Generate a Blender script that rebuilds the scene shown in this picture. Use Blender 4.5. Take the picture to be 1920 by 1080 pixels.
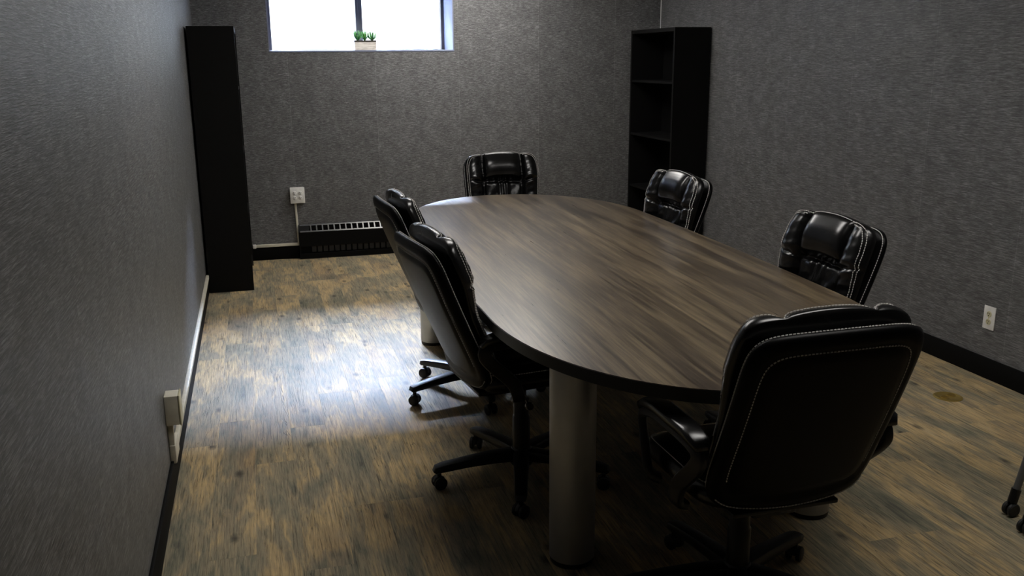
import bpy, bmesh, math, random
from mathutils import Vector, Matrix
random.seed(7)
PI = math.pi
SC = bpy.context.scene
C = SC.collection
for o in list(bpy.data.objects):
    bpy.data.objects.remove(o, do_unlink=True)

# ------------------------------------------------------------------ camera
CAM = Vector((0.3977, -7.6268, 1.5856))
yaw, pitch, roll, FPX = 0.270593, -0.245244, -0.008355, 1714.46
fw = Vector((math.sin(yaw)*math.cos(pitch), math.cos(yaw)*math.cos(pitch), math.sin(pitch)))
rt = Vector((math.cos(yaw), -math.sin(yaw), 0.0))
up = rt.cross(fw)
r2 = math.cos(roll)*rt + math.sin(roll)*up
u2 = -math.sin(roll)*rt + math.cos(roll)*up
cd = bpy.data.cameras.new('camera')
cam = bpy.data.objects.new('camera', cd)
C.objects.link(cam)
m = Matrix((r2, u2, -fw)).transposed().to_4x4()
m.translation = CAM
cam.matrix_world = m
cd.sensor_width = 36.0
cd.lens = FPX/1920*36.0
cd.clip_start = 0.05
SC.camera = cam

# ------------------------------------------------------------------ light and exposure
SC.view_settings.view_transform = 'Standard'
SC.view_settings.look = 'None'
SC.view_settings.gamma = 1.0
SC.view_settings.use_curve_mapping = False
SC.view_settings.exposure = 0.0

w = bpy.data.worlds.new('overcast_sky')
SC.world = w
w.use_nodes = True
bg = w.node_tree.nodes['Background']
bg.inputs['Color'].default_value = (0.80, 0.88, 1.0, 1)
bg.inputs['Strength'].default_value = 8.0

sd = bpy.data.lights.new('hazy_sun', 'SUN')
sun = bpy.data.objects.new('hazy_sun', sd)
C.objects.link(sun)
sd.energy = 230.0
sd.angle = math.radians(30)
sd.color = (0.63, 0.74, 1.0)
SUN_EL, SUN_AZ = math.radians(35), math.radians(5)      # light travels towards -y, slightly -x
sdir = Vector((-math.sin(SUN_AZ)*math.cos(SUN_EL), -math.cos(SUN_AZ)*math.cos(SUN_EL), -math.sin(SUN_EL)))
sun.rotation_mode = 'QUATERNION'
sun.rotation_quaternion = sdir.to_track_quat('-Z', 'Y')
sun.location = (1.5, 3, 4)

pd = bpy.data.lights.new('window_portal', 'AREA')
pt = bpy.data.objects.new('window_portal', pd)
C.objects.link(pt)
pd.shape = 'RECTANGLE'
pd.size, pd.size_y = 1.5, 0.6
pd.cycles.is_portal = True
pt.location = (1.295, 0.43, 1.89)
pt.rotation_euler = (-PI/2, 0, 0)

# ceiling lights above the frame: (x, y, strength)
CEIL_LIGHTS = [(2.0, -0.85, 20.0), (1.3, -3.7, 13.5), (2.4, -5.6, 10.0)]

# ------------------------------------------------------------------ dimensions
W = 3.877
ROOM_Y0 = -9.2
ROOM_H = 2.62
HB = 0.107
WIN_L, WIN_R, WIN_B, WIN_T = 0.555, 2.036, 1.651, 2.12
WALL_T = 0.42
GL = 0.375

# ------------------------------------------------------------------ helpers
def tag(o, label=None, cat=None, group=None, kind=None):
    if label: o['label'] = label
    if cat: o['category'] = cat
    if group: o['group'] = group
    if kind: o['kind'] = kind
    return o

def empty(name, loc=(0, 0, 0), rz=0, label=None, cat=None, group=None):
    o = bpy.data.objects.new(name, None)
    C.objects.link(o)
    o.empty_display_size = 0.1
    o.location = loc
    o.rotation_euler = (0, 0, rz)
    return tag(o, label, cat, group)

def obj(name, bm, mat, parent=None, smooth=False, loc=None):
    bmesh.ops.recalc_face_normals(bm, faces=bm.faces[:])
    me = bpy.data.meshes.new(name)
    bm.to_mesh(me)
    bm.free()
    me.materials.append(mat)
    if smooth:
        me.polygons.foreach_set('use_smooth', [True]*len(me.polygons))
        if smooth != 'all':
            try: me.set_sharp_from_angle(angle=math.radians(40))
            except Exception: pass
    o = bpy.data.objects.new(name, me)
    C.objects.link(o)
    if parent: o.parent = parent
    if loc: o.location = loc
    return o

def box(bm, x0, x1, y0, y1, z0, z1, bev=0.0, seg=2, M=None):
    b = bmesh.new()
    bmesh.ops.create_cube(b, size=1.0)
    for v in b.verts:
        v.co = Vector(((x0+x1)/2+v.co.x*(x1-x0), (y0+y1)/2+v.co.y*(y1-y0), (z0+z1)/2+v.co.z*(z1-z0)))
    if bev > 0:
        bmesh.ops.bevel(b, geom=b.edges[:], offset=bev, segments=seg, affect='EDGES', profile=0.5)
    merge(bm, b, M)
    return bm

def merge(bm, b, M=None):
    if M is not None: bmesh.ops.transform(b, matrix=M, verts=b.verts[:])
    me = bpy.data.meshes.new('t')
    b.to_mesh(me)
    b.free()
    bm.from_mesh(me)
    bpy.data.meshes.remove(me)

def mkbox(*a, **k):
    return box(bmesh.new(), *a, **k)

def lathe(bm, prof, seg=24, M=None):
    """prof: list of (r, z)"""
    b = bmesh.new()
    rings = []
    for r, z in prof:
        if r < 1e-6:
            rings.append([b.verts.new((0, 0, z))])
        else:
            rings.append([b.verts.new((r*math.cos(2*PI*k/seg), r*math.sin(2*PI*k/seg), z)) for k in range(seg)])
    for a, c in zip(rings, rings[1:]):
        for k in range(seg):
            k2 = (k+1) % seg
            if len(a) == 1 and len(c) == 1: continue
            if len(a) == 1: b.faces.new((a[0], c[k], c[k2]))
            elif len(c) == 1: b.faces.new((a[k], a[k2], c[0]))
            else: b.faces.new((a[k], a[k2], c[k2], c[k]))
    for ring, flip in ((rings[0], True), (rings[-1], False)):
        if len(ring) > 1: b.faces.new(ring[::-1] if flip else ring)
    merge(bm, b, M)
    return bm

def sweep(bm, pts, rad, seg=10, flat=None, closed=False):
    """tube along pts; rad number or list; flat=(wx,wy) makes a rounded-rect section instead (half sizes)"""
    P = [Vector(p) for p in pts]
    n = len(P)
    b = bmesh.new()
    rings = []
    prev = None
    for i in range(n):
        if closed: t = P[(i+1) % n]-P[i-1]
        else: t = P[min(i+1, n-1)]-P[max(i-1, 0)]
        t.normalize()
        if prev is None:
            ref = Vector((0, 0, 1)) if abs(t.z) < 0.9 else Vector((1, 0, 0))
            a = t.cross(ref).normalized()
        else:
            a = (prev-t*prev.dot(t)).normalized()
        prev = a
        c = t.cross(a)
        r = rad[i] if isinstance(rad, (list, tuple)) else rad
        ring = []
        for k in range(seg):
            th = 2*PI*(k+0.5)/seg
            if flat:
                cs, sn = math.cos(th), math.sin(th)
                e = 0.45
                fx, fy = (flat[i] if isinstance(flat, list) else flat)
                ring.append(b.verts.new(P[i]+a*fx*math.copysign(abs(cs)**e, cs)+c*fy*math.copysign(abs(sn)**e, sn)))
            else:
                ring.append(b.verts.new(P[i]+a*r*math.cos(th)+c*r*math.sin(th)))
        rings.append(ring)
    rng = range(n) if closed else range(n-1)
    for i in rng:
        A, B_ = rings[i], rings[(i+1) % n]
        for k in range(seg):
            b.faces.new((A[k], A[(k+1) % seg], B_[(k+1) % seg], B_[k]))
    if not closed:
        b.faces.new(rings[0][::-1])
        b.faces.new(rings[-1])
    merge(bm, b)
    return bm

def prism(bm, outline, z0, z1, bev=0.0, seg=2):
    b = bmesh.new()
    lo = [b.verts.new((x, y, z0)) for x, y in outline]
    hi = [b.verts.new((x, y, z1)) for x, y in outline]
    b.faces.new(lo[::-1])
    top = b.faces.new(hi)
    n = len(lo)
    for i in range(n):
        b.faces.new((lo[i], lo[(i+1) % n], hi[(i+1) % n], hi[i]))
    if bev:
        es = [e for e in b.edges if abs(e.verts[0].co.z-e.verts[1].co.z) < 1e-6]
        bmesh.ops.bevel(b, geom=es, offset=bev, segments=seg, affect='EDGES', profile=0.5)
    merge(bm, b)
    return bm

# ------------------------------------------------------------------ material helpers
class NT:
    def __init__(s, name):
        s.mat = bpy.data.materials.new(name)
        s.mat.use_nodes = True
        s.t = s.mat.node_tree
        s.b = s.t.nodes['Principled BSDF']
    def n(s, typ, **kw):
        nd = s.t.nodes.new(typ)
        for k, v in kw.items(): setattr(nd, k, v)
        return nd
    def l(s, a, b): s.t.links.new(a, b)
    def val(s, sock, v): sock.default_value = v
    def noise(s, vec, scale=5, detail=3, rough=0.5, dist=0.0, ntype=None):
        nd = s.n('ShaderNodeTexNoise')
        if vec is not None: s.l(vec, nd.inputs['Vector'])
        nd.inputs['Scale'].default_value = scale
        nd.inputs['Detail'].default_value = detail
        nd.inputs['Roughness'].default_value = rough
        nd.inputs['Distortion'].default_value = dist
        return nd.outputs['Fac']
    def mapping(s, vec, scale=(1, 1, 1), loc=(0, 0, 0), rot=(0, 0, 0)):
        nd = s.n('ShaderNodeMapping')
        s.l(vec, nd.inputs['Vector'])
        nd.inputs['Scale'].default_value = scale
        nd.inputs['Location'].default_value = loc
        nd.inputs['Rotation'].default_value = rot
        return nd.outputs['Vector']
    def ramp(s, fac, stops, interp='LINEAR'):
        nd = s.n('ShaderNodeValToRGB')
        nd.color_ramp.interpolation = interp
        el = nd.color_ramp.elements
        while len(el) > 1: el.remove(el[0])
        el[0].position = stops[0][0]; el[0].color = (*stops[0][1], 1) if len(stops[0][1]) == 3 else stops[0][1]
        for p, c in stops[1:]:
            e = el.new(p); e.color = (*c, 1)
        s.l(fac, nd.inputs['Fac'])
        return nd.outputs['Color']
    def mixc(s, fac, a, b, mode='MIX'):
        nd = s.n('ShaderNodeMix', data_type='RGBA', blend_type=mode)
        for sock, v in ((nd.inputs[0], fac), (nd.inputs[6], a), (nd.inputs[7], b)):
            if isinstance(v, (int, float)): sock.default_value = v
            elif isinstance(v, tuple): sock.default_value = (*v, 1) if len(v) == 3 else v
            else: s.l(v, sock)
        return nd.outputs[2]
    def math(s, op, a, b=None, clamp=False):
        nd = s.n('ShaderNodeMath', operation=op, use_clamp=clamp)
        for sock, v in ((nd.inputs[0], a), (nd.inputs[1], b)):
            if v is None: continue
            if isinstance(v, (int, float)): sock.default_value = v
            else: s.l(v, sock)
        return nd.outputs[0]
    def bump(s, h, strength=0.3, dist=0.01, normal=None):
        nd = s.n('ShaderNodeBump')
        s.l(h, nd.inputs['Height'])
        nd.inputs['Strength'].default_value = strength
        nd.inputs['Distance'].default_value = dist
        if normal is not None: s.l(normal, nd.inputs['Normal'])
        s.l(nd.outputs['Normal'], s.b.inputs['Normal'])
        return nd.outputs['Normal']

def plain(name, col, rough=0.5, metal=0.0, spec=0.5, var=0.08, vscale=30, bump=0.0, bscale=200):
    k = NT(name)
    tc = k.n('ShaderNodeTexCoord').outputs['Object']
    f = k.noise(tc, vscale, 3)
    c = k.ramp(f, [(0.3, tuple(x*(1-var) for x in col)), (0.7, tuple(min(1, x*(1+var)) for x in col))])
    k.l(c, k.b.inputs['Base Color'])
    k.b.inputs['Roughness'].default_value = rough
    k.b.inputs['Metallic'].default_value = metal
    k.b.inputs['Specular IOR Level'].default_value = spec
    if bump: k.bump(k.noise(tc, bscale, 3), bump, 0.002)
    return k.mat

def wallpaper(name, axis):
    """woven dark grey vinyl wallcovering: short fibres running along the wall; strips 0.69 m wide"""
    k = NT(name)
    tc = k.n('ShaderNodeTexCoord').outputs['Object']
    sc = (26, 1, 190) if axis == 'x' else (1, 11, 260)
    sc2 = (70, 1, 520) if axis == 'x' else (1, 32, 620)
    f1 = k.noise(k.mapping(tc, sc), 1.0, 4, 0.65, 0.6)
    f2 = k.noise(k.mapping(tc, sc2), 1.0, 3, 0.6, 0.3)
    f3 = k.noise(tc, 9, 4, 0.6)
    mix = k.math('ADD', k.math('MULTIPLY', f1, 0.5), k.math('ADD', k.math('MULTIPLY', f2, 0.38), k.math('MULTIPLY', f3, 0.12)))
    col = k.ramp(mix, [(0.37, (0.036, 0.036, 0.037)), (0.5, (0.104, 0.104, 0.104)), (0.62, (0.27, 0.27, 0.27))])
    # seams between strips of wallcovering
    sep = k.n('ShaderNodeSeparateXYZ'); k.l(tc, sep.inputs[0])
    a = sep.outputs['X' if axis == 'x' else 'Y']
    s = k.math('DIVIDE', a, 0.69)
    fr = k.math('FRACT', s)
    idx = k.math('FLOOR', s)
    wn = k.n('ShaderNodeTexWhiteNoise', noise_dimensions='1D'); k.l(idx, wn.inputs['W'])
    tone = k.math('ADD', k.math('MULTIPLY', wn.outputs['Value'], 0.14), 0.93)
    seam = k.math('LESS_THAN', fr, 0.006)
    tone = k.math('ADD', tone, k.math('MULTIPLY', seam, 0.35))
    cc = k.n('ShaderNodeCombineXYZ')
    for i in range(3): k.l(tone, cc.inputs[i])
    col = k.mixc(1.0, col, cc.outputs[0], 'MULTIPLY')
    k.l(col, k.b.inputs['Base Color'])
    k.b.inputs['Roughness'].default_value = 0.48
    k.b.inputs['Specular IOR Level'].default_value = 0.5
    k.bump(mix, 0.5, 0.003)
    return k.mat

def plank_mat():
    k = NT('distressed_vinyl_plank')
    geo = k.n('ShaderNodeTexCoord').outputs['Object']
    oi = k.n('ShaderNodeObjectInfo')
    add = k.n('ShaderNodeVectorMath', operation='MULTIPLY_ADD')
    add.inputs[0].default_value = (37.0, 61.0, 13.0)
    cmb = k.n('ShaderNodeCombineXYZ')
    for i in range(3): k.l(oi.outputs['Random'], cmb.inputs[i])
    k.l(cmb.outputs[0], add.inputs[1]); k.l(geo, add.inputs[2])
    v = add.outputs[0]
    big = k.noise(k.mapping(v, (5.0, 2.2, 1)), 1.0, 3, 0.5, 0.4)           # broad worn patches
    mid = k.noise(k.mapping(v, (26, 4, 1)), 1.0, 5, 0.6, 1.2)
    grain = k.noise(k.mapping(v, (170, 7, 1)), 1.0, 5, 0.7, 0.6)            # fine grain
    base = k.ramp(k.math('ADD', k.math('MULTIPLY', big, 0.6), k.math('MULTIPLY', mid, 0.4)),
                  [(0.30, (0.10, 0.10, 0.08)), (0.41, (0.21, 0.195, 0.14)), (0.50, (0.30, 0.25, 0.165)), (0.57, (0.46, 0.34, 0.18)), (0.68, (0.44, 0.35, 0.22))])
    red = k.noise(k.mapping(v, (3, 1.1, 1), (7, 3, 0)), 1.0, 2)
    base = k.mixc(k.math('MULTIPLY', k.ramp(red, [(0.55, (0, 0, 0)), (0.75, (1, 1, 1))]), 0.35), base, (0.17, 0.10, 0.07))
    g = k.ramp(grain, [(0.30, (0.22, 0.22, 0.22)), (0.48, (0.95, 0.95, 0.95)), (0.70, (1.5, 1.42, 1.28))])
    col = k.mixc(0.85, base, g, 'MULTIPLY')
    # knots
    vo = k.n('ShaderNodeTexVoronoi'); k.l(k.mapping(v, (9, 4.2, 1)), vo.inputs['Vector'])
    vo.inputs['Scale'].default_value = 1.0
    wob = k.math('ADD', vo.outputs['Distance'], k.math('MULTIPLY', k.noise(v, 60, 3), 0.10))
    kn = k.ramp(wob, [(0.10, (1, 1, 1)), (0.24, (0, 0, 0))])
    sel = k.n('ShaderNodeSeparateColor'); k.l(vo.outputs['Color'], sel.inputs[0])
    kn = k.math('MULTIPLY', kn, k.math('GREATER_THAN', sel.outputs[0], 0.35))
    col = k.mixc(k.math('MULTIPLY', kn, 0.8), col, (0.03, 0.03, 0.027))
    # long dark cracks
    ck = k.noise(k.mapping(v, (34, 1.3, 1), (3, 9, 1)), 1.0, 3, 0.5, 0.8)
    crack = k.ramp(k.math('ABSOLUTE', k.math('SUBTRACT', ck, 0.5)), [(0.0, (1, 1, 1)), (0.012, (0, 0, 0))])
    crack = k.math('MULTIPLY', crack, k.ramp(k.noise(k.mapping(v, (6, 2, 1), (1, 5, 2)), 1.0, 2), [(0.5, (0, 0, 0)), (0.6, (1, 1, 1))]))
    col = k.mixc(k.math('MULTIPLY', crack, 0.7), col, (0.02, 0.02, 0.018))
    k.l(col, k.b.inputs['Base Color'])
    k.l(k.math('ADD', 0.46, k.math('MULTIPLY', grain, 0.2)), k.b.inputs['Roughness'])
    k.b.inputs['Specular IOR Level'].default_value = 0.09
    k.bump(k.math('SUBTRACT', k.math('ADD', grain, k.math('MULTIPLY', mid, 0.5)), k.math('MULTIPLY', crack, 1.0)), 0.45, 0.003)
    return k.mat

def table_mat():
    k = NT('walnut_laminate')
    tc = k.n('ShaderNodeTexCoord').outputs['Object']
    a = k.noise(k.mapping(tc, (15, 0.9, 1)), 1.0, 5, 0.65, 0.5)
    b = k.noise(k.mapping(tc, (110, 2.8, 1)), 1.0, 4, 0.7, 0.3)
    f = k.math('ADD', k.math('MULTIPLY', a, 0.5), k.math('MULTIPLY', b, 0.5))
    col = k.ramp(f, [(0.39, (0.026, 0.017, 0.010)), (0.47, (0.062, 0.044, 0.028)), (0.54, (0.125, 0.093, 0.056)), (0.64, (0.22, 0.166, 0.098))])
    k.l(col, k.b.inputs['Base Color'])
    k.l(k.math('ADD', 0.24, k.math('MULTIPLY', b, 0.12)), k.b.inputs['Roughness'])
    k.b.inputs['Specular IOR Level'].default_value = 0.85
    k.bump(b, 0.03, 0.0006)
    return k.mat

def leather_mat(name, rough=0.26, spec=0.52, ior=1.5):
    k = NT(name)
    tc = k.n('ShaderNodeTexCoord').outputs['Object']
    f = k.noise(tc, 18, 4)
    col = k.ramp(f, [(0.3, (0.0016, 0.0016, 0.0017)), (0.7, (0.0034, 0.0034, 0.0036))])
    k.l(col, k.b.inputs['Base Color'])
    k.l(k.math('ADD', rough-0.03, k.math('MULTIPLY', f, 0.06)), k.b.inputs['Roughness'])
    k.b.inputs['IOR'].default_value = ior
    k.b.inputs['Specular IOR Level'].default_value = spec
    return k.mat

M_WALLX = wallpaper('grey_wallcovering_back', 'x')
M_WALLY = wallpaper('grey_wallcovering_side', 'y')
M_PLANK = plank_mat()
M_TABLE = table_mat()
M_LEATHER = leather_mat('black_leather')
M_BACKLEATHER = leather_mat('black_vinyl_back', 0.40, 0.3, 1.24)
M_BASE = plain('black_vinyl_base', (0.003, 0.003, 0.003), 0.7, spec=0.1)
M_CEIL = plain('ceiling_tile', (0.30, 0.30, 0.29), 0.9, bump=0.3, bscale=120)
M_SUB = plain('subfloor', (0.012, 0.011, 0.010), 0.9)
M_BLACKWOOD = plain('black_laminate', (0.0022, 0.0021, 0.0021), 0.55, var=0.2, spec=0.2)
M_PLASTIC = plain('black_plastic', (0.003, 0.003, 0.0032), 0.4, spec=0.4)
M_RUBBER = plain('black_rubber', (0.006, 0.006, 0.006), 0.6)
M_STITCH = plain('white_thread', (0.60, 0.58, 0.55), 0.7)
M_STEEL = plain('brushed_silver', (0.42, 0.42, 0.42), 0.42, 0.55, vscale=14, var=0.06, bump=0.05)
M_GREYTUBE = plain('grey_painted_tube', (0.11, 0.11, 0.11), 0.4, 0.3)
M_FIN = plain('dull_fin_metal', (0.03, 0.03, 0.03), 0.5, 0.3)
M_IVORY = plain('ivory_plastic', (0.66, 0.63, 0.52), 0.4)
M_WHITE = plain('white_plastic', (0.78, 0.77, 0.73), 0.35)
M_ALMOND = plain('almond_plastic', (0.60, 0.56, 0.36), 0.4)
M_SLOT = plain('dark_slot', (0.01, 0.01, 0.01), 0.8)
M_HEATER = plain('black_enamel', (0.0025, 0.0025, 0.0025), 0.5, 0.0, spec=0.12)
M_HEATBAR = plain('worn_metal_bar', (0.10, 0.10, 0.095), 0.3, 0.6)
M_REVEAL = plain('sky_tinted_plaster', (0.185, 0.205, 0.28), 0.6)  # white reveal paint, darkened, with the blue skylight put into its colour
M_EXT = plain('white_render', (0.75, 0.75, 0.74), 0.9)
M_EXTG = plain('pale_gravel', (0.45, 0.45, 0.44), 0.95)
M_FRAME = plain('bronze_window_frame', (0.045, 0.04, 0.04), 0.4, 0.3)
M_SOIL = plain('dark_soil', (0.035, 0.028, 0.022), 0.9, vscale=120, var=0.5)
M_LIGHTFRAME = plain('white_metal', (0.7, 0.7, 0.7), 0.4)
M_BRASS = plain('brass', (0.50, 0.36, 0.10), 0.38, 0.8)
M_CHROME = plain('chrome', (0.6, 0.6, 0.6), 0.15, 1.0)

def planter_mat():
    k = NT('whitewashed_planter')
    tc = k.n('ShaderNodeTexCoord').outputs['Object']
    f = k.noise(k.mapping(tc, (20, 20, 160)), 1.0, 4)
    k.l(k.ramp(f, [(0.35, (0.50, 0.46, 0.41)), (0.55, (0.78, 0.74, 0.69))]), k.b.inputs['Base Color'])
    k.b.inputs['Roughness'].default_value = 0.7
    return k.mat
def leaf_mat():
    k = NT('succulent_leaf')
    tc = k.n('ShaderNodeTexCoord').outputs['Object']
    f = k.noise(tc, 45, 2)
    k.l(k.ramp(f, [(0.35, (0.02, 0.10, 0.04)), (0.6, (0.10, 0.32, 0.05))]), k.b.inputs['Base Color'])
    k.b.inputs['Roughness'].default_value = 0.45
    return k.mat
def glass_mat():
    k = NT('window_glass')
    tr = k.n('ShaderNodeBsdfTransparent'); gl = k.n('ShaderNodeBsdfGlossy'); mx = k.n('ShaderNodeMixShader')
    gl.inputs['Roughness'].default_value = 0.02
    tr.inputs['Color'].default_value = (0.93, 0.95, 0.96, 1)
    mx.inputs[0].default_value = 0.05
    k.l(tr.outputs[0], mx.inputs[1]); k.l(gl.outputs[0], mx.inputs[2])
    k.l(mx.outputs[0], k.t.nodes['Material Output'].inputs['Surface'])
    return k.mat
def emit_mat(name, col, st):
    k = NT(name)
    k.b.inputs['Emission Color'].default_value = (*col, 1)
    k.b.inputs['Emission Strength'].default_value = st
    k.b.inputs['Base Color'].default_value = (0.8, 0.8, 0.8, 1)
    return k.mat
M_PLANTER, M_LEAF, M_GLASS = planter_mat(), leaf_mat(), glass_mat()

# ------------------------------------------------------------------ room shell
def struct(name, bm, mat, parent=None, smooth=False):
    o = obj(name, bm, mat, parent, smooth)
    if parent is None: o['kind'] = 'structure'
    return o

floor = struct('floor', mkbox(0, W, ROOM_Y0, 0, -0.06, -0.004), M_SUB)
floor['label'] = 'floor of distressed tan and grey wood-look planks'
# planks run away from the camera, staggered
PW, PL, J = 0.1525, 1.22, 0.0002
def plank_mesh(wd, ln):
    me = bpy.data.meshes.new('plank')
    bm = mkbox(J, wd-J, J, ln-J, -0.0038, 0.0)
    bmesh.ops.recalc_face_normals(bm, faces=bm.faces[:])
    bm.to_mesh(me); bm.free(); me.materials.append(M_PLANK)
    return me
cache = {}
x = 0.0
row = 0
while x < W-0.01:
    wd = min(PW, W-x)
    y = ROOM_Y0 - random.choice([0.2, 0.45, 0.7, 0.95, 0.05, 0.6])
    while y < -0.01:
        y0, y1 = max(y, ROOM_Y0), min(y+PL, 0)
        if y1-y0 > 0.03:
            key = (round(wd, 3), round(y1-y0, 3))
            if key not in cache: cache[key] = plank_mesh(wd, y1-y0)
            p = bpy.data.objects.new('plank', cache[key])
            C.objects.link(p)
            p.parent = floor
            p.location = (x, y0, 0)
        y += PL
    x += PW
    row += 1

struct('wall_left', mkbox(-0.12, 0, ROOM_Y0, 0, -0.06, ROOM_H), M_WALLY)
struct('wall_right', mkbox(W, W+0.12, ROOM_Y0, 0, -0.06, ROOM_H), M_WALLY)
struct('wall_front', mkbox(-0.12, W+0.12, ROOM_Y0-0.12, ROOM_Y0, -0.06, ROOM_H), M_WALLX)
bm = bmesh.new()
box(bm, -0.12, WIN_L, 0, WALL_T, -0.06, ROOM_H)
box(bm, WIN_R, W+0.12, 0, WALL_T, -0.06, ROOM_H)
box(bm, WIN_L, WIN_R, 0, WALL_T, -0.06, WIN_B)
box(bm, WIN_L, WIN_R, 0, WALL_T, WIN_T, ROOM_H)
struct('wall_back', bm, M_WALLX)
struct('ceiling', mkbox(-0.12, W+0.12, ROOM_Y0-0.12, WALL_T, ROOM_H, ROOM_H+0.08), M_CEIL)

def baseboard(name, x0, x1, y0, y1):
    struct(name, mkbox(x0, x1, y0, y1, 0.0004, HB, bev=0.003), M_BASE, smooth=True)
BT = 0.012
baseboard('baseboard_left', 0, BT, ROOM_Y0, 0)
baseboard('baseboard_right', W-BT, W, ROOM_Y0, 0)
baseboard('baseboard_back', BT+0.0005, W-BT-0.0005, -BT, 0)
baseboard('baseboard_front', BT+0.0005, W-BT-0.0005, ROOM_Y0, ROOM_Y0+BT)

struct('trim_1', mkbox(W-0.005, W-0.0005, -0.005, -0.0005, HB+0.001, ROOM_H-0.001), M_LIGHTFRAME)

# ------------------------------------------------------------------ window
win = empty('window_1', (0, 0, 0))
win['kind'] = 'structure'
win['label'] = 'deep-set sliding window with dark frame in the back wall'
e = 0.015
obj('window_sill', mkbox(WIN_L, WIN_R, -0.004, WALL_T, WIN_B, WIN_B+e, bev=0.003), M_REVEAL, win)
obj('window_jamb', mkbox(WIN_L, WIN_L+0.010, -0.002, WALL_T, WIN_B+e, WIN_T-e), M_REVEAL, win)
obj('window_jamb', mkbox(WIN_R-0.010, WIN_R, -0.002, WALL_T, WIN_B+e, WIN_T-e), M_REVEAL, win)
obj('window_head', mkbox(WIN_L, WIN_R, -0.002, WALL_T, WIN_T-e, WIN_T), M_REVEAL, win)
xl, xr, zb, zt = WIN_L+0.010, WIN_R-0.010, WIN_B+e, WIN_T-e
FW_ = 0.026
obj('window_frame', mkbox(xl, xl+FW_, GL-0.03, GL+0.03, zb, zt, bev=0.002), M_FRAME, win)
obj('window_frame', mkbox(xr-FW_, xr, GL-0.03, GL+0.03, zb, zt, bev=0.002), M_FRAME, win)
obj('window_frame', mkbox(xl+FW_, xr-FW_, GL-0.03, GL+0.03, zb, zb+0.012, bev=0.002), M_FRAME, win)
obj('window_frame', mkbox(xl+FW_, xr-FW_, GL-0.03, GL+0.03, zt-0.02, zt, bev=0.002), M_FRAME, win)
bm = mkbox(1.280, 1.302, GL-0.03, GL+0.005, zb+0.012, zt-0.02, bev=0.002)
box(bm, 1.300, 1.336, GL-0.012, GL+0.025, zb+0.012, zt-0.02, bev=0.002)
obj('mullion', bm, M_FRAME, win)
obj('pane', mkbox(xl+FW_, 1.281, GL-0.004, GL, zb+0.012, zt-0.02), M_GLASS, win)
obj('pane', mkbox(1.335, xr-FW_, GL+0.008, GL+0.012, zb+0.012, zt-0.02), M_GLASS, win)

struct('ground_outside', mkbox(-8, 11, WALL_T, 8.4, 1.30, 1.40), M_EXTG)
struct('sun_block_wall', mkbox(-8, 11, 8.4, 8.7, 1.30, 5.95), M_EXT)  # added wall, sized to block low sun and sharpen the floor patch

# ------------------------------------------------------------------ ceiling lights (above the frame)
for i, (lx, ly, st) in enumerate(CEIL_LIGHTS):
    t = empty('ceiling_light', (lx, ly, ROOM_H), 0,
              ['recessed ceiling light panel above the far half of the room by the window', 'recessed ceiling light panel above the middle of the table', 'recessed ceiling light panel above the near end of the table'][i], 'light')
    bm = bmesh.new()
    for a in ((-0.62, -0.59, -0.32, 0.32), (0.59, 0.62, -0.32, 0.32), (-0.59, 0.59, -0.32, -0.29), (-0.59, 0.59, 0.29, 0.32)):
        box(bm, *a, -0.02, 0)
    obj('frame', bm, M_LIGHTFRAME, t)
    obj('diffuser', mkbox(-0.589, 0.589, -0.289, 0.289, -0.014, -0.004), emit_mat('light_diffuser', (1.0, 0.965, 0.92), st), t)

# ------------------------------------------------------------------ bookcases
def bookcase(name, loc, rz, label, shelves):
    """local: width along x (0..Wd), depth along y (0 front .. D back), z up; open front faces -y"""
    Wd, D, H, T = 0.86, 0.303, 1.8145, 0.024
    t = empty(name, loc, rz, label, 'bookcase')
    obj('side_panel', mkbox(0, T, 0, D, 0, H, bev=0.0015), M_BLACKWOOD, t)
    obj('side_panel', mkbox(Wd-T, Wd, 0, D, 0, H, bev=0.0015), M_BLACKWOOD, t)
    obj('top_panel', mkbox(T+0.0005, Wd-T-0.0005, 0.001, D, H-0.03, H-0.0005, bev=0.0015), M_BLACKWOOD, t)
    obj('back_panel', mkbox(T+0.0005, Wd-T-0.0005, D-0.008, D-0.001, 0.07, H-0.031), M_BLACKWOOD, t)
    obj('plinth', mkbox(T+0.0005, Wd-T-0.0005, 0.012, 0.03, 0, 0.069), M_BLACKWOOD, t)
    for z in shelves:
        obj('shelf', mkbox(T+0.0005, Wd-T-0.0005, 0.004, D-0.009, z-0.018, z, bev=0.0015), M_BLACKWOOD, t)
    return t
SH = [0.09, 0.51, 0.957, 1.403]
# left: back against left wall, front faces +x
bookcase('bookcase', (0.3175, -1.028, 0), PI/2, 'tall black bookcase with its side to the camera, in the left corner', SH)
# right: back against the right wall, front faces -x
bookcase('bookcase', (3.562, -0.957+0.86, 0), -PI/2, 'tall black open-shelf bookcase in the right corner, shelves facing the room', SH)

# ------------------------------------------------------------------ baseboard heater
HX0, HX1, HD = 0.690, 2.34, 0.0695
ht = empty('baseboard_heater', (HX0, -0.0125, 0), 0, 'long low black baseboard heater with slotted top under the window', 'heater')
L_ = HX1-HX0
D_ = HD-0.0125
bm = bmesh.new()
prof = [(0, 0.03), (0, 0.275), (-0.006, 0.278), (-0.006, 0.03)]
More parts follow.
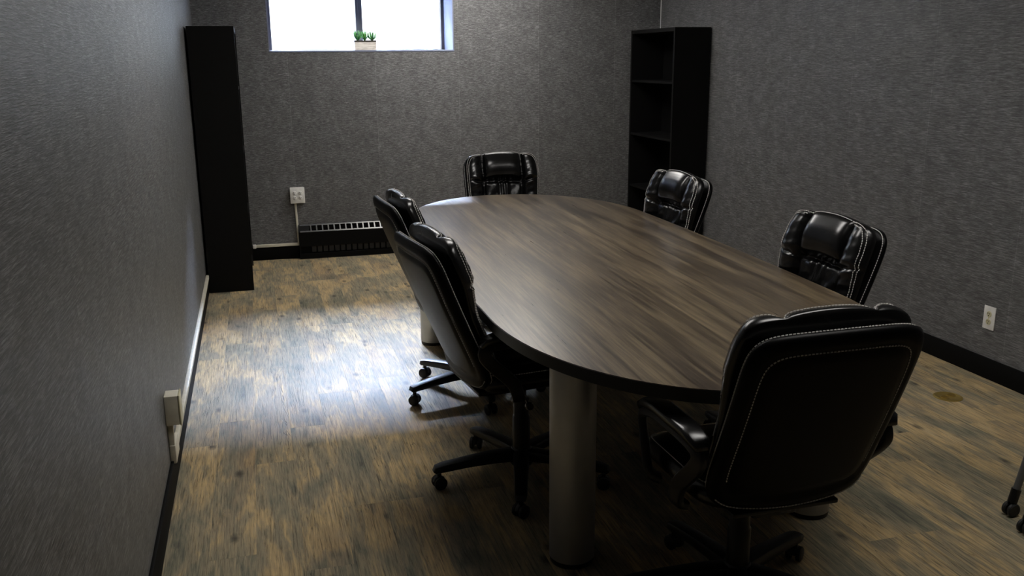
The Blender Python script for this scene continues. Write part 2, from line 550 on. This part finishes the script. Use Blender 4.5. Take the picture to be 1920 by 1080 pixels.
# back plate, front panel, lower lip, end caps
box(bm, 0.012, L_-0.012, -0.008, -0.0005, 0.03, 0.276)
obj('back_plate', bm, M_HEATER, ht)
obj('front_panel', mkbox(0.012, L_-0.012, -D_, -D_+0.006, 0.105, 0.222, bev=0.001), M_HEATER, ht)
obj('lower_lip', mkbox(0.012, L_-0.012, -D_, -D_+0.010, 0.004, 0.046, bev=0.001), M_HEATER, ht)
for xx in (0.0, L_-0.012):
    b = bmesh.new()
    pr = [(-0.0005, 0.003), (-0.0005, 0.279), (-0.006, 0.279), (-D_, 0.226), (-D_, 0.003)]
    a = [b.verts.new((xx, yy, zz)) for yy, zz in pr]
    c = [b.verts.new((xx+0.0118, yy, zz)) for yy, zz in pr]
    b.faces.new(a); b.faces.new(c[::-1])
    for i in range(5): b.faces.new((a[i], a[(i+1) % 5], c[(i+1) % 5], c[i]))
    obj('end_cap', b, M_HEATER, ht)
# wide blank piece at the left, then slotted grille
def slope_box(x0, x1, s0, s1, th=0.004):
    """a strip lying on the sloped top; s runs 0 (wall) .. 1 (front edge)"""
    A, B_ = Vector((0, -0.006, 0.279)), Vector((0, -D_+0.001, 0.2255))
    d = (B_-A); n = Vector((0, d.z, -d.y)).normalized()
    if n.z < 0: n = -n
    b = bmesh.new()
    vs = []
    for xx in (x0, x1):
        for s in (s0, s1):
            for k in (0, -th):
                vs.append(b.verts.new(Vector((xx, 0, 0))+A+d*s+n*k))
    for f in ((0, 1, 3, 2), (4, 6, 7, 5), (0, 4, 5, 1), (2, 3, 7, 6), (0, 2, 6, 4), (1, 5, 7, 3)):
        b.faces.new([vs[i] for i in f])
    return b
obj('top_rail', slope_box(0.012, L_-0.012, 0, 0.14), M_HEATBAR, ht)
obj('top_rail', slope_box(0.012, L_-0.012, 0.84, 1.0), M_HEATBAR, ht)
obj('end_plate', slope_box(0.012, 0.085, 0.14, 0.84), M_HEATER, ht)
g0 = slope_box(0, 0.010, 0.14, 0.84)
first = obj('grille_bar', g0, M_HEATBAR, ht, loc=(0.095, 0, 0))
k = 1
while 0.095+0.0475*k < L_-0.03:
    c = first.copy(); C.objects.link(c); c.location = (0.095+0.0475*k, 0, 0); k += 1
# fin element seen behind the lower opening
bm = bmesh.new()
k = 0
while 0.10+0.0475*k < L_-0.05:
    xx = 0.10+0.0475*k
    box(bm, xx, xx+0.034, -0.030, -0.012, 0.05, 0.10); k += 1
o = obj('heating_fins', bm, M_FIN, ht); o['kind'] = 'stuff'

# ------------------------------------------------------------------ surface wiring
# back wall outlet box with riser and raceway
t = empty('outlet_box', (0.700, 0, 0.526), 0, 'white double outlet box on the back wall with a conduit dropping from it', 'outlet')
obj('box', mkbox(-0.056, 0.056, -0.040, 0, -0.062, 0.062, bev=0.005), M_WHITE, t, smooth=True)
obj('cover_plate', mkbox(-0.058, 0.058, -0.046, -0.0405, -0.064, 0.064, bev=0.002), M_WHITE, t, smooth=True)
def receptacle(bm_face, bm_slot, cx, cz, y, sx=1.0):
    lathe(bm_face, [(0.0, 0), (0.0165*sx, 0), (0.0165*sx, 0.0022), (0.0155*sx, 0.003), (0, 0.003)], 20,
          Matrix.Translation((cx, y, cz)) @ Matrix.Rotation(PI/2, 4, 'X'))
    for dx in (-0.006, 0.006):
        box(bm_slot, cx+dx-0.0014, cx+dx+0.0014, y-0.0038, y-0.0032, cz+0.000, cz+0.0085)
    lathe(bm_slot, [(0, 0), (0.003, 0), (0.003, 0.0006), (0, 0.0006)], 10, Matrix.Translation((cx, y-0.0032, cz-0.007)) @ Matrix.Rotation(PI/2, 4, 'X'))
for cx in (-0.023, 0.023):
    for cz in (-0.020, 0.020):
        f, s = bmesh.new(), bmesh.new()
        receptacle(f, s, cx, cz, -0.046)
        r = obj('receptacle', f, M_WHITE, t, smooth=True)
        obj('slots', s, M_SLOT, r)
rb = empty('cable_raceway', (0, 0, 0), 0, 'thin ivory raceway running along the baseboard top of the back wall', 'raceway')
obj('channel', mkbox(0.33, 0.6865, -0.017, -0.0002, HB+0.0005, HB+0.024, bev=0.003), M_IVORY, rb, smooth=True)
bm = bmesh.new()
sweep(bm, [(0.688, -0.010, 0.110), (0.6865, -0.011, 0.20), (0.683, -0.012, 0.34), (0.680, -0.012, 0.462)], 0.01, 12, flat=[(0.0085, 0.009), (0.011, 0.009), (0.010, 0.009), (0.010, 0.009)])
obj('riser', bm, M_IVORY, rb, smooth=True)
obj('coupling', mkbox(0.322, 0.348, -0.021, -0.0002, HB-0.004, HB+0.027, bev=0.003), M_WHITE, rb, smooth=True)
# left wall raceway
rl = empty('cable_raceway', (0, 0, 0), 0, 'long ivory raceway along the baseboard top of the left wall', 'raceway')
obj('channel', mkbox(0.0002, 0.020, -4.03, -1.03, HB+0.0005, HB+0.026, bev=0.003), M_IVORY, rl, smooth=True)
obj('riser', mkbox(0.0002, 0.020, -4.160, -4.132, HB+0.012, 0.262, bev=0.003), M_IVORY, rl, smooth=True)
obj('elbow', mkbox(0.0002, 0.0225, -4.168, -4.03, HB-0.012, HB+0.062, bev=0.004), M_IVORY, rl, smooth=True)
t = empty('outlet_box', (0, -4.145, 0.315), 0, 'ivory outlet box low on the left wall above the raceway end', 'outlet')
obj('box', mkbox(0.0002, 0.050, -0.045, 0.030, -0.056, 0.060, bev=0.003), M_IVORY, t, smooth=True)
obj('cover_plate', mkbox(0.0505, 0.056, -0.047, 0.032, -0.058, 0.062, bev=0.002), M_ALMOND, t, smooth=True)
f, s = bmesh.new(), bmesh.new()
# right wall duplex outlet
t = empty('outlet', (W, -4.027, 0.310), PI/2*3, 'white duplex outlet plate low on the right wall', 'outlet')
t.rotation_euler = (0, 0, -PI/2)
obj('cover_plate', mkbox(-0.037, 0.037, -0.006, -0.0003, -0.059, 0.059, bev=0.002), M_WHITE, t, smooth=True)
for cz in (-0.0195, 0.0195):
    f, s = bmesh.new(), bmesh.new()
    receptacle(f, s, 0, cz, -0.006, 0.95)
    r = obj('receptacle', f, M_ALMOND, t, smooth=True)
    obj('slots', s, M_SLOT, r)
obj('screw', lathe(bmesh.new(), [(0, 0), (0.003, 0), (0.0025, 0.0012), (0, 0.0014)], 12, Matrix.Translation((0, -0.006, 0)) @ Matrix.Rotation(PI/2, 4, 'X')), M_BRASS, t)

# ------------------------------------------------------------------ planter on the sill
pl = empty('planter', (1.311, 0.030, WIN_B+e), 0, 'small whitewashed box planter with three green succulents on the window sill', 'plant')
bm = bmesh.new()
hw, hd, hh = 0.086, 0.030, 0.062
box(bm, -hw, hw, -hd, -hd+0.006, 0, hh, bev=0.001); box(bm, -hw, hw, hd-0.006, hd, 0, hh, bev=0.001)
box(bm, -hw, -hw+0.006, -hd+0.006, hd-0.006, 0, hh); box(bm, hw-0.006, hw, -hd+0.006, hd-0.006, 0, hh)
box(bm, -hw+0.006, hw-0.006, -hd+0.006, hd-0.006, 0, 0.006)
obj('box', bm, M_PLANTER, pl)
bm = mkbox(-hw-0.001, hw+0.001, -hd-0.001, hd+0.001, hh, hh+0.013, bev=0.002)
obj('soil', bm, M_SOIL, pl)
for i, (px, n, sz) in enumerate(((-0.058, 22, 1.05), (-0.002, 14, 0.95), (0.057, 16, 1.0))):
    bm = bmesh.new()
    rr = random.Random(20+i)
    for k in range(n):
        az = 2*PI*k/n*3.0+rr.uniform(-0.3, 0.3)
        out = rr.uniform(0.008, 0.036)*sz
        h = rr.uniform(0.060, 0.095)*sz - out*0.4
        base = Vector((px+0.004*math.cos(az), 0.004*math.sin(az), hh+0.012))
        tip = base+Vector((out*math.cos(az), out*0.7*math.sin(az), h))
        mid = base*0.5+tip*0.5+Vector((out*0.28*math.cos(az), out*0.2*math.sin(az), -0.004))
        q1 = base*0.25+mid*0.75
        sweep(bm, [base, q1, mid, mid*0.4+tip*0.6, tip], [0.0016, 0.0032, 0.0036, 0.0026, 0.0004], 6)
    lathe(bm, [(0.0, 0), (0.006, 0), (0.004, 0.02), (0, 0.022)], 8, Matrix.Translation((px, 0, hh+0.008)))
    obj('succulent', bm, M_LEAF, pl, smooth='all')

# ------------------------------------------------------------------ conference table
TX, TY, TPHI = 1.787, -3.852, -0.033
def table_outline(shrink=0.0, n=26):
    """boat-shaped racetrack: half width .665 at the middle, super-elliptic ends"""
    pts = []
    half = []
    b, s_, te, ex = 0.650-shrink, 0.90, 0.925-shrink, 2.12
    bow = 0.014
    for i in range(10):
        y = s_*i/10
        half.append((b+bow*(1-(y/s_)**2), y))
    for i in range(n+1):
        th = (PI/2)*i/n
        half.append((b*math.cos(th)**(2/ex) if i < n else 0.0, s_+te*math.sin(th)**(2/ex)))
    q1 = half
    q2 = [(-x_, y_) for x_, y_ in half[::-1]][1:]
    q3 = [(-x_, -y_) for x_, y_ in half][1:]
    q4 = [(x_, -y_) for x_, y_ in half[::-1]][1:-1]
    return q1+q2+q3+q4
tb = empty('conference_table', (TX, TY, 0), TPHI, 'long dark brown wood conference table with rounded ends on silver column legs', 'table')
bm = bmesh.new(); prism(bm, table_outline(0.003), 0.7175, 0.7485, 0)
obj('edge_band', prism(bmesh.new(), table_outline(0.0), 0.7115, 0.7480, bev=0.003), M_PLASTIC, tb, smooth=True)
bm.free()
obj('tabletop', prism(bmesh.new(), table_outline(0.002), 0.7481, 0.7502, bev=0.0008, seg=1), M_TABLE, tb, smooth=True)
def w2t(x_, y_):
    c, s = math.cos(-TPHI), math.sin(-TPHI)
    dx, dy = x_-TX, y_-TY
    return (c*dx-s*dy, s*dx+c*dy)
for lx, ly in ((1.297, -5.088), (2.215, -5.022), (1.312, -2.635), (2.23, -2.62)):
    a, b_ = w2t(lx, ly)
    lg = obj('leg', lathe(bmesh.new(), [(0.0, 0.018), (0.0725, 0.018), (0.074, 0.02), (0.074, 0.711), (0.0, 0.711)], 48), M_STEEL, tb, smooth=True, loc=(a, b_, 0))
    obj('foot', lathe(bmesh.new(), [(0.0, 0.0003), (0.070, 0.0003), (0.072, 0.003), (0.072, 0.0178), (0.0, 0.0178)], 40), M_PLASTIC, lg, smooth=True)
# scuff mark of the near left rim in the photo: thin stray cable end
# ------------------------------------------------------------------ executive chairs
DZ = 0.018
def se(u, v, n=5.0):
    m_ = max(abs(u), abs(v))
    if m_ < 1e-9: return 0.0, 0.0, 0.0
    d = ((abs(u)**n+abs(v)**n)**(1/n))
    return u*m_/d, v*m_/d, m_

def rear_line(z):
    """y of the rear surface of the back for height z (S curve reclined backwards)"""
    s = (z-0.47)/0.455
    return -0.215-0.180*(max(s, 0)**1.15)+(0.02*(-s) if s < 0 else 0) - 0.012*math.sin(PI*min(max(s, 0), 1))

def frame_at(z):
    d = 0.004
    t = Vector((0, rear_line(z+d)-rear_line(z-d), 2*d)).normalized()
    n = Vector((0, t.z, -t.y))      # forward normal (+y)
    return t, n

def shell_pt(u, v, side):
    """back shell; side -1 rear, +1 front. v -1 bottom .. 1 top"""
    x_, z_, m_ = se(u, v, 8)
    vv = (z_+1)/2
    half = 0.246
    zc = 0.436+vv*0.506+DZ
    zc -= 0.030*(1-x_*x_)*(1-vv)**2              # bottom edge sags in the middle
    zc += 0.008*(1-x_*x_)*vv**2
    th = 0.027*(1-m_**7)**0.5
    tuck = 0.006*math.exp(-((m_-0.83)/0.035)**2)
    y0 = rear_line(zc-DZ)+0.027
    y0 += 0.022*x_*x_*(1-0.3*vv)                   # sides curve forwards
    t, n = frame_at(zc-DZ)
    return Vector((x_*half, y0, zc))+n*side*(th-tuck if side < 0 else th)

def cushion_pt(u, v, side):
    x_, z_, m_ = se(u, v, 7.0)
    vv = (z_+1)/2
    half = 0.228+0.020*min(1, vv/0.7)**0.9
    zc = 0.47+vv*0.50+DZ
    t, n = frame_at(zc-DZ)
    y0 = rear_line(min(zc-DZ, 0.93))+0.064+0.019*min(1, max(0, (vv-0.45)/0.25))+0.022*x_*x_*(1-0.3*vv)
    ed = (1-m_**6)**0.5
    if side < 0:
        return Vector((x_*half, y0, zc))-n*0.012*ed
    ax = abs(x_)
    vb = 0.66-0.02*ax                              # bottom of the head roll
    seam_x = 0.53-0.05*max(0, vv-0.8)
    h = 0.017+0.007*min(1, max(0, (vv-0.5)/0.2))
    center = ax < seam_x
    if center:
        if vv > vb:
            s = (vv-vb)/(1.02-vb)
            h += 0.048*math.sin(PI*min(1, max(0, s)))**0.55*(1-(ax/seam_x)**6*0.75)
            zc += 0.013*(1-(ax/seam_x)**2)*max(0, s)**1.5
        else:
            s = vv/vb
            h += 0.011*math.sin(PI*s**0.7)**0.6*(1-(ax/seam_x)**4*0.8)
            pl_ = math.sin(x_*24+3*math.sin(x_*9))*math.exp(-((1-s)/0.30))
            h += 0.0085*pl_
            h += 0.003*math.sin(x_*13+vv*9)*math.sin(vv*23+x_*4)
    else:
        s = (ax-seam_x)/(1-seam_x)
        h += (0.024+0.016*min(1, max(0, (vv-0.5)/0.2)))*math.sin(PI*(0.12+0.76*s))**0.7
        k_ = vv-(0.675-0.05*(1-s))
        h -= 0.011*math.exp(-(k_/0.016)**2)
        h += 0.0032*math.sin((vv*70)+s*5*(1 if x_ > 0 else -1)+x_*2)*math.exp(-abs(k_)/0.16)*(1-s*0.6)
    h -= 0.022*math.exp(-((ax-seam_x)/0.045)**2)
    h -= 0.022*math.exp(-((vv-vb)/0.028)**2)*(1 if center else 0)
    h *= (1-m_**9)**0.5 if m_ < 1 else 0
    h = max(h, 0)
    return Vector((x_*half, y0, zc))+n*h

def pad(name, fn, N, mat, parent):
    bm = bmesh.new()
    def lin(i): 
        a = -1+2*i/N
        return math.copysign(1-(1-abs(a))**1.25, a)
    grids = []
    for side in (1, -1):
        g = [[None]*(N+1) for _ in range(N+1)]
        for i in range(N+1):
            for j in range(N+1):
                if side == -1 and (i in (0, N) or j in (0, N)):
                    g[i][j] = grids[0][i][j]
                else:
                    g[i][j] = bm.verts.new(fn(lin(i), lin(j), side))
        grids.append(g)
    for gi, g in enumerate(grids):
        for i in range(N):
            for j in range(N):
                f = [g[i][j], g[i+1][j], g[i+1][j+1], g[i][j+1]]
                bm.faces.new(f if gi == 0 else f[::-1])
    return obj(name, bm, mat, parent, smooth='all')

def stitches(name, path, parent, pitch=0.0095, ln=0.0066, r=0.0018):
    """dashes along a polyline of points"""
    bm = bmesh.new()
    d = 0.0
    for a, b in zip(path, path[1:]):
        seg = b-a
        L = seg.length
        if L < 1e-7: continue
        t = seg/L
        while d < L:
            p = a+t*d
            q = p+t*ln
            ref = Vector((0, 0, 1)) if abs(t.z) < 0.8 else Vector((0, 1, 0))
            s = t.cross(ref).normalized()*r
            w_ = t.cross(s).normalized()*r
            vs = [bm.verts.new(c) for c in (p+s, p+w_, p-s, p-w_, q+s, q+w_, q-s, q-w_)]
            for k in range(4):
                bm.faces.new((vs[k], vs[(k+1) % 4], vs[4+(k+1) % 4], vs[4+k]))
            d += pitch
        d -= L
    o = obj(name, bm, M_STITCH, parent)
    o['label'] = 'white contrast stitching'
    return o

def ring_path(fn, m_, side, off, a0=0.0, a1=4.0, n=260):
    """points around the square ring |max(u,v)|=m_. parameter 0..4 from bottom-left going up the left side"""
    out = []
    for i in range(n+1):
        a = a0+(a1-a0)*i/n
        s = a % 4
        k = int(s); f = s-k
        if k == 0: u, v = -1, -1+2*f
        elif k == 1: u, v = -1+2*f, 1
        elif k == 2: u, v = 1, 1-2*f
        else: u, v = 1-2*f, -1
        p = fn(u*m_, v*m_, side)
        # outward normal by finite difference
        e_ = 0.01
        p1 = fn(u*m_+e_, v*m_, side)-p if abs(u*m_+e_) < 1 else p-fn(u*m_-e_, v*m_, side)
        p2 = fn(u*m_, v*m_+e_, side)-p if abs(v*m_+e_) < 1 else p-fn(u*m_, v*m_-e_, side)
        nn = p1.cross(p2)
        if nn.length > 1e-12: nn.normalize()
        if nn.y*side < 0: nn = -nn
        out.append(p+nn*off)
    return out

def make_chair():
    t = empty('executive_chair')
    sh = pad('back_shell', shell_pt, 44, M_BACKLEATHER, t)
    stitches('stitching', ring_path(shell_pt, 0.835, -1, 0.0015, 0.12, 2.88), sh)
    stitches('stitching', ring_path(shell_pt, 0.975, 1, 0.0018, 0.0, 3.0), sh)
    stitches('stitching', ring_path(shell_pt, 0.965, -1, 0.0018, 2.95, 4.0), sh)
    cu = pad('back_cushion', cushion_pt, 110, M_LEATHER, t)
    stitches('stitching', ring_path(cushion_pt, 0.955, 1, 0.0022, 0.3, 2.7), cu)
    stitches('stitching', ring_path(cushion_pt, 0.918, 1, 0.0022, 0.3, 1.18), cu)
    stitches('stitching', ring_path(cushion_pt, 0.918, 1, 0.0022, 1.82, 2.7), cu)
    # seat
    def seat_pt(u, v, side):
        x_, y_, m_ = se(u, v, 5)
        ed = (1-m_**8)**0.5
        hx = 0.245
        z_ = 0.445+DZ-0.035*max(0, y_)**4
        y0 = 0.045+y_*0.240
        if side > 0:
            ax = abs(x_)
            h = 0.045*ed+0.012*ed*(1-x_*x_)*(1-y_*y_)-0.012*math.exp(-((ax-0.62)/0.04)**2)*ed
            return Vector((x_*hx, y0, z_+h))
        return Vector((x_*hx, y0, z_-0.045*ed))
    st = pad('seat_cushion', seat_pt, 40, M_LEATHER, t)
    pth = []
    for i in range(201):
        a = 2*PI*i/200
        u, v = math.cos(a), math.sin(a)
        k_ = 0.93/max(abs(u), abs(v))
        p = seat_pt(u*k_, v*k_, 1); pth.append(p+Vector((0, 0, 0.0015)))
    stitches('stitching', pth, st)
    obj('seat_plate', mkbox(-0.16, 0.16, -0.18, 0.17, 0.388+DZ, 0.402+DZ, bev=0.004), M_PLASTIC, t)
    obj('tilt_mechanism', mkbox(-0.07, 0.07, -0.13, 0.10, 0.345+DZ, 0.388+DZ, bev=0.012), M_PLASTIC, t, smooth=True)
    bm = bmesh.new()
    sweep(bm, [(0, -0.10, 0.375+DZ), (0, -0.16, 0.385+DZ), (0, -0.185, 0.42+DZ), (0, -0.178, 0.49+DZ)], 0.01, 10, flat=(0.03, 0.009))
    obj('back_bracket', bm, M_PLASTIC, t, smooth=True)
    bm = bmesh.new()
    sweep(bm, [(0.05, 0.0, 0.365+DZ), (0.15, 0.0, 0.36+DZ), (0.21, -0.01, 0.352+DZ)], 0.005, 8)
    lathe(bm, [(0, -0.014), (0.013, -0.010), (0.016, 0), (0.013, 0.010), (0, 0.014)], 12, Matrix.Translation((0.222, -0.012, 0.350+DZ)) @ Matrix.Rotation(PI/2, 4, 'Y'))
    obj('lever', bm, M_PLASTIC, t, smooth=True)
    # armrests
    for s in (-1, 1):
        bm = bmesh.new()
        x0 = s*0.278
        P = [(s*0.245, -0.07, 0.395+DZ), (x0-s*0.004, -0.075, 0.41+DZ), (x0, -0.10, 0.47+DZ), (x0, -0.18, 0.55+DZ), (x0, -0.20, 0.59+DZ),
             (x0, -0.16, 0.615+DZ), (x0, 0.02, 0.620+DZ), (x0, 0.105, 0.606+DZ), (x0, 0.145, 0.58+DZ), (x0, 0.125, 0.50+DZ), (x0-s*0.004, 0.10, 0.42+DZ), (s*0.245, 0.09, 0.395+DZ)]
        # smooth the loop
        Q = []
        for i in range(len(P)-1):
            p0, p1, p2, p3 = [Vector(P[max(0, min(len(P)-1, i+d))]) for d in (-1, 0, 1, 2)]
            for k in range(5):
                a = k/5
                Q.append(0.5*((2*p1)+(-p0+p2)*a+(2*p0-5*p1+4*p2-p3)*a*a+(-p0+3*p1-3*p2+p3)*a**3))
        Q.append(Vector(P[-1]))
        sweep(bm, Q, 0.01, 12, flat=(0.023, 0.0125))
        ar = obj('armrest', bm, M_PLASTIC, t, smooth=True)
        bm = bmesh.new()
        A = [(x0, -0.215, 0.612+DZ), (x0, -0.20, 0.630+DZ), (x0, -0.15, 0.641+DZ), (x0, 0.02, 0.643+DZ), (x0, 0.09, 0.634+DZ), (x0, 0.128, 0.614+DZ), (x0, 0.14, 0.598+DZ)]
        sweep(bm, A, 0.01, 14, flat=[(0.018, 0.006), (0.028, 0.012), (0.031, 0.015), (0.031, 0.015), (0.030, 0.014), (0.026, 0.010), (0.016, 0.005)])
        obj('arm_pad', bm, M_LEATHER, ar, smooth='all')
    # gas column and base
    obj('gas_column', lathe(bmesh.new(), [(0, 0.10), (0.034, 0.10), (0.034, 0.24), (0.030, 0.245), (0.030, 0.31), (0.020, 0.312), (0.020, 0.349+DZ), (0, 0.349+DZ)], 24), M_PLASTIC, t, smooth=True)
    obj('base_hub', lathe(bmesh.new(), [(0, 0.060), (0.042, 0.060), (0.046, 0.068), (0.044, 0.118), (0.036, 0.128), (0, 0.128)], 28), M_PLASTIC, t, smooth=True)
    for k in range(5):
        a = math.radians(26+72*k)
        c, s = math.cos(a), math.sin(a)
        bm = bmesh.new()
        pts = [(0.035*c, 0.035*s, 0.100), (0.12*c, 0.12*s, 0.100), (0.22*c, 0.22*s, 0.094), (0.312*c, 0.312*s, 0.085), (0.338*c, 0.338*s, 0.080), (0.346*c, 0.346*s, 0.070)]
        sweep(bm, pts, 0.01, 12, flat=[(0.031, 0.024), (0.029, 0.021), (0.026, 0.018), (0.024, 0.016), (0.021, 0.014), (0.016, 0.008)])
        obj('base_arm', bm, M_PLASTIC, t, smooth=True)
        # twin wheel caster
        R_ = Matrix.Translation((0.328*c, 0.328*s, 0)) @ Matrix.Rotation(a+random.uniform(-0.9, 0.9), 4, 'Z')
        bm = bmesh.new()
        lathe(bm, [(0, 0.030), (0.009, 0.030), (0.009, 0.062), (0, 0.062)], 10, R_)
        b2 = bmesh.new()
        sweep(b2, [(-0.020, 0, 0.026), (-0.016, 0, 0.044), (0.0, 0, 0.0535), (0.016, 0, 0.044), (0.022, 0, 0.030)], 0.01, 8, flat=(0.008, 0.003))
        merge(bm, b2, R_)
        cs = obj('caster', bm, M_PLASTIC, t, smooth=True)
        bm = bmesh.new()
        for sd_ in (-1, 1):
            Mx = R_ @ Matrix.Translation((0, sd_*0.0165, 0.0258)) @ Matrix.Rotation(PI/2, 4, 'X')
            lathe(bm, [(0, -0.008), (0.021, -0.008), (0.025, -0.005), (0.025, 0.005), (0.021, 0.008), (0, 0.008)], 20, Mx)
        obj('wheels', bm, M_RUBBER, cs, smooth=True)
    return t

def copy_tree(o, parent=None):
    c = o.copy(); C.objects.link(c)
    if parent: c.parent = parent
    for ch in list(o.children): copy_tree(ch, c)
    return c

proto = make_chair()
GR = 'black leather executive chairs around the conference table'
CH = [
 (1.693, -5.447, 0.010, 'black leather executive chair at the near table end, back to the camera'),
 (1.308, -4.462, -1.450, 'black leather executive chair nearer of the two on the left'),
 (1.350, -3.475, -1.510, 'black leather executive chair on the left, farther of the two, before the heater'),
 (2.252, -3.145, 1.670, 'black leather executive chair right of the table, before the right bookcase'),
 (2.200, -4.600, 1.620, 'black leather executive chair right of the table, against the bare right wall'),
 (1.930, -2.190, 3.131, 'black leather executive chair at the far head of the table, facing the camera'),
]
def child_map(o): return o.children
for i, (cx, cy, a, lab) in enumerate(CH):
    o = proto if i == 0 else copy_tree(proto)
    o.location = (cx, cy, 0.0008)
    o.rotation_euler = (0, 0, a)
    for ch in o.children:                          # the star base swivels under each chair on its own
        if ch.name.split('.')[0] not in ('base_arm', 'caster', 'base_hub'):
            ch.location.z = (0, 0.015, 0.006, -0.008, -0.008, 0)[i]      # seat height set by the gas lift
        if ch.name.split('.')[0] not in ('base_arm', 'caster', 'base_hub', 'gas_column'):
            ch.location.y = -0.05
        if ch.name.split('.')[0] in ('base_arm', 'caster'):
            ch.rotation_euler = (0, 0, math.radians((0, 22.5, -29, 15, 40, 10)[i]))
    tag(o, lab, 'chair', GR)

# ------------------------------------------------------------------ brass floor outlet
fo = empty('floor_outlet', (3.505, -4.216, 0.0), 0.3, 'small round brass outlet cover set in the floor near the right wall', 'floor outlet')
obj('cover_ring', lathe(bmesh.new(), [(0.0, 0.0004), (0.066, 0.0004), (0.066, 0.002), (0.060, 0.0045), (0.052, 0.0045), (0.050, 0.003), (0, 0.003)], 40), M_BRASS, fo, smooth=True)
for s in (-1, 1):
    bm = bmesh.new()
    lathe(bm, [(0, 0.0031), (0.021, 0.0031), (0.021, 0.0052), (0.018, 0.0058), (0, 0.0058)], 24, Matrix.Translation((s*0.0245, 0, 0)))
    for k in range(7):
        box(bm, s*0.0245-0.014, s*0.0245+0.014, -0.013+k*0.0042, -0.0115+k*0.0042, 0.0058, 0.0072)
    obj('flip_lid', bm, M_BRASS, fo, smooth=True)

# ------------------------------------------------------------------ grey tube stand on casters at the right edge of the frame
rs = empty('rolling_stand', (3.16, -5.32, 0), 0, 'grey tubular stand leg with black caster at the right edge of the picture', 'stand')
feet = [(2.885, -5.255), (2.834, -5.375), (3.46, -5.255), (3.46, -5.385)]
tops = [(3.02, -5.255), (3.02, -5.385), (3.31, -5.255), (3.31, -5.385)]
for (fx, fy), (ux, uy) in zip(feet, tops):
    fx, fy, ux, uy = fx-3.16, fy+5.32, ux-3.16, uy+5.32
    d = Vector((ux-fx, uy-fy, 0.55)).normalized()
    base = Vector((fx, fy, 0.052))
    lg = obj('leg', sweep(bmesh.new(), [base+d*0.03, Vector((ux, uy, 0.60))], 0.0125, 14), M_GREYTUBE, rs, smooth=True)
    fr = obj('caster', lathe(sweep(bmesh.new(), [base, base+d*0.05], 0.0165, 14), [(0, 0.026), (0.007, 0.026), (0.007, 0.056), (0, 0.056)], 10, Matrix.Translation((fx, fy, 0))), M_PLASTIC, lg, smooth=True)
    for sd_ in (-1, 1):
        lathe_bm = lathe(bmesh.new(), [(0, -0.008), (0.021, -0.008), (0.025, -0.004), (0.025, 0.004), (0.021, 0.008), (0, 0.008)], 20,
                         Matrix.Translation((fx-0.002, fy+sd_*0.012, 0.0258)) @ Matrix.Rotation(PI/2, 4, 'X'))
        o = obj('wheel', lathe_bm, M_RUBBER, rs, smooth=True)
obj('top_shelf', mkbox(-0.18, 0.18, -0.12, 0.12, 0.60, 0.62, bev=0.004), M_PLASTIC, rs)
